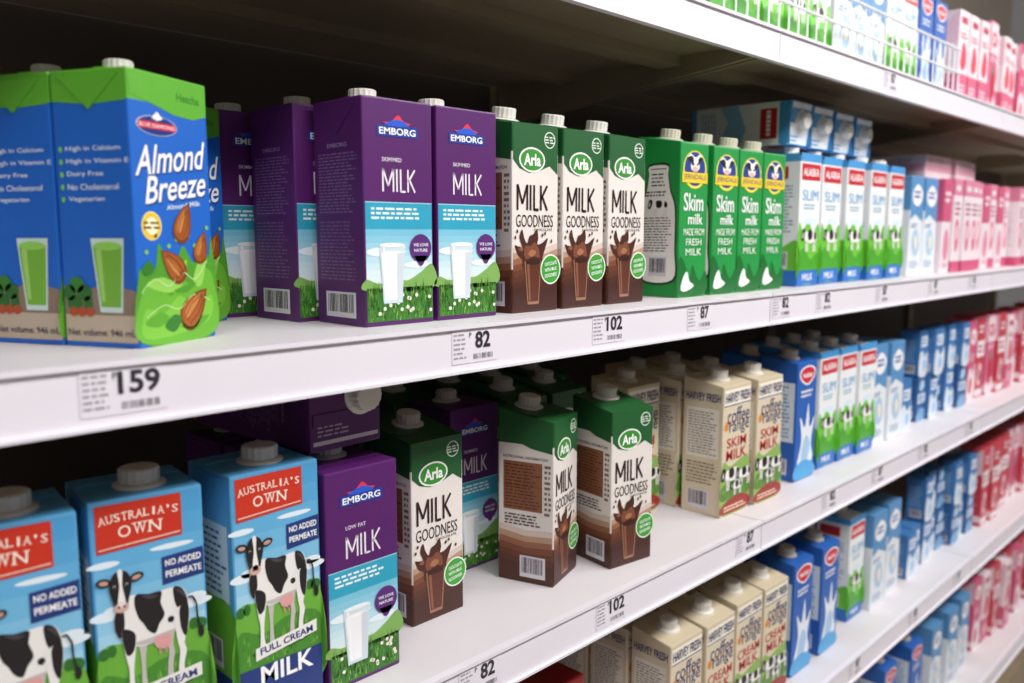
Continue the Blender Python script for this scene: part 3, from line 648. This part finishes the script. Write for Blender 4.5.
GPK = ['PK', 'PK2', 'PK3', 'PK4', 'PK3']
x = packs(2, 903, 7, [1, 1, 2, 2, 2, 2, 2])
row(GPK, None, .05, 2, 'pink drink carton', 'pink drink cartons on the third shelf', xs=[x + .02 + i * .058 for i in range(12)], jit=1.5, yj=.012, gapj=.010)

# fourth shelf
atx('RD', .575, .060, 3, 0, 'left of two dark red drink cartons at the bottom edge on the fourth shelf', 'red drink cartons')
atx('RD', .652, .060, 3, 0, 'right of two dark red drink cartons at the bottom edge on the fourth shelf', 'red drink cartons')
row('HC', [668, 701, 735, 761], .036, 3, 'beige cream milk carton', 'beige milk cartons on the fourth shelf', 2)
row('BL', [790, 818], .04, 3, 'deep blue milk carton', 'deep blue cartons on the fourth shelf', 1)
row('AK', [845], .06, 3, 'white milk carton with green meadow', 'white and green milk cartons on the fourth shelf', 1)
row('BW', [868, 886], .05, 3, 'blue and white milk carton', 'blue and white cartons on the fourth shelf', 1)
x = packs(3, 907, 8, [1, 1, 2, 2, 2, 2, 2, 2])
row(GPK, None, .05, 3, 'pink drink carton', 'pink drink cartons on the fourth shelf', xs=[x + .02 + i * .058 for i in range(12)], jit=1.5, yj=.012, gapj=.010)

# bottom shelf
row('BL', [880, 905], .05, 4, 'deep blue milk carton', 'deep blue cartons on the bottom shelf', 1)
row('BW', [926, 943, 957], .05, 4, 'blue and white milk carton', 'blue and white cartons on the bottom shelf', 1)
x = colx(975, .05, LZ[4])
row(GPK, None, .05, 4, 'pink drink carton', 'pink drink cartons on the bottom shelf', xs=[x + i * .058 for i in range(12)], jit=1.5, yj=.012, gapj=.010)

# top shelf
row('AK', None, .06, 0, 'white and green milk carton', 'white and green cartons on the top shelf', xs=[.80 + i * .0705 for i in range(7)])
row('BW', None, .06, 0, 'blue and white milk carton', 'blue and white cartons on the top shelf', xs=[1.30 + i * .07 for i in range(3)])
row('AK', None, .065, 0, 'far-end white and green milk carton', 'white and green cartons on the top shelf', xs=[1.515 + i * .0705 for i in range(2)])
row('BL', None, .06, 0, 'deep blue milk carton', 'deep blue cartons on the top shelf', xs=[1.66 + i * .07 for i in range(2)])
row(['PK', 'PK2', 'PK4'], None, .05, 0, 'pink drink carton', 'pink drink cartons on the top shelf', xs=[1.82 + i * .059 for i in range(15)], jit=1.5, yj=.012, gapj=.010)

# wire guard
w0 = colx(725, .012, LZ[0]); w1 = colx(958, .012, LZ[0])
g = new('wire_guard', None, None, (w0, .012, LZ[0])); tag(g, 'white wire guard along the front edge of the top shelf', 'wire guard')
def tube(L, r_, axis):
    a = Art(); mt = Matrix() if axis == 'Z' else Matrix.Rotation(R(90), 4, 'Y')
    lathe(a, [(r_, 0), (r_, L)], WIREM, 8, 0, mt); return a.mesh('wire')
rm = tube(w1 - w0, .002, 'X'); wm = tube(.085, .0014, 'Z')
for z in (.003, .044, .085): new('rail', rm, g, (0, 0, z))
n = int((w1 - w0) / .026)
for i in range(n + 1): new('wire', wm, g, (i * (w1 - w0) / n, .002, 0))

# ---------------------------------------------------------------- price tags
def ptag(px, li, num, label, w=.052, h=.029):
    a = Art(); z = LZ[li] - .035
    x = colx(px, 0, z)
    box(a, 0, w, -.00025, 0, 0, h, RAILM)
    a.on((0, -.00025, 0), (w, 0, 0), (0, 0, h))
    a.ln(.03, .12, .32, .92, 6, '#a29ba4', 2, .4)
    a.t('P', .39, .82, .05, .15, '#4a444c', 3, .01); a.t(num, .67, .66, .155 * len(num) + .03, .50, '#332e36', 3, .03)
    for i in range(14): a.r(.46 + i * .032, .10, .46 + i * .032 + random.choice((.008, .014, .02)), .26, '#7a747c', 3)
    o = new('price_tag', a.mesh('price_tag'), None, (x, -.0053, z + .003)); tag(o, label, 'price tag', 'paper price tags in the shelf rails')
for px, n_, lb in ((78, '159', 'under the blue almond drink cartons'), (448, '82', 'under the purple cartons on the second shelf'), (588, '102', 'under the chocolate cartons on the second shelf'),
                   (683, '87', 'under the green skim milk cartons'), (768, '82', 'under the white red-badged cartons, nearest of them'), (812, '82', 'second under the white red-badged cartons'), (872, '87', 'under the blue and white cartons of the second shelf'), (925, '87', 'first under the pink and white cartons'), (965, '82', 'second under the pink and white cartons')):
    ptag(px, 1, n_, 'white price tag reading %s %s' % (n_, lb))
for px, n_, lb in ((455, '82', 'under the purple carton on the third shelf'), (592, '102', 'under the chocolate cartons on the third shelf'), (732, '87', 'under the beige cartons on the third shelf'), (818, '82', 'under the white and green cartons on the third shelf'),
                   (868, '87', 'under the blue and white cartons of the third shelf'), (915, '82', 'under the small blue packs of the third shelf'), (962, '82', 'under the pink cartons of the third shelf')):
    ptag(px, 2, n_, 'white price tag reading %s %s' % (n_, lb))
for px, n_, lb in ((845, '87', 'under the deep blue cartons of the fourth shelf'), (905, '82', 'under the small blue packs of the fourth shelf'), (950, '87', 'under the pink cartons of the fourth shelf')):
    ptag(px, 3, n_, 'white price tag reading %s %s' % (n_, lb))
ptag(880, 0, '87', 'white price tag reading 87 on the top shelf rail')

# ---------------------------------------------------------------- light
def area(x, y, z, sx, sy, e, tgt, col=(1, .975, .965)):
    ld = bpy.data.lights.new('ceiling_and_fill_light', 'AREA'); ld.shape = 'RECTANGLE'; ld.size = sx; ld.size_y = sy; ld.energy = e; ld.color = col
    o = bpy.data.objects.new('ceiling_and_fill_light', ld); COL.objects.link(o); o.location = (x, y, z)
    o.rotation_euler = (Vector(tgt) - Vector((x, y, z))).to_track_quat('-Z', 'Y').to_euler()
area(.9, -1.3, 2.7, 1.3, .3, 38, (.9, 0, 1.1)); area(2.5, -1.3, 2.7, 1.3, .3, 29, (2.5, 0, 1.1)); area(4.1, -1.3, 2.7, 1.3, .3, 20, (4, 0, 1.1))
area(-.8, -1.3, 2.7, 1.3, .3, 18, (0, 0, 1.1)); area(3.6, .9, 3.2, 2.4, .3, 24, (3.6, 1.5, 2.2))  # the last one is an unseen fill added to brighten the back wall
w = bpy.data.worlds.new('world'); S.world = w; w.use_nodes = True
w.node_tree.nodes['Background'].inputs[0].default_value = (1, .95, .93, 1); w.node_tree.nodes['Background'].inputs[1].default_value = .14
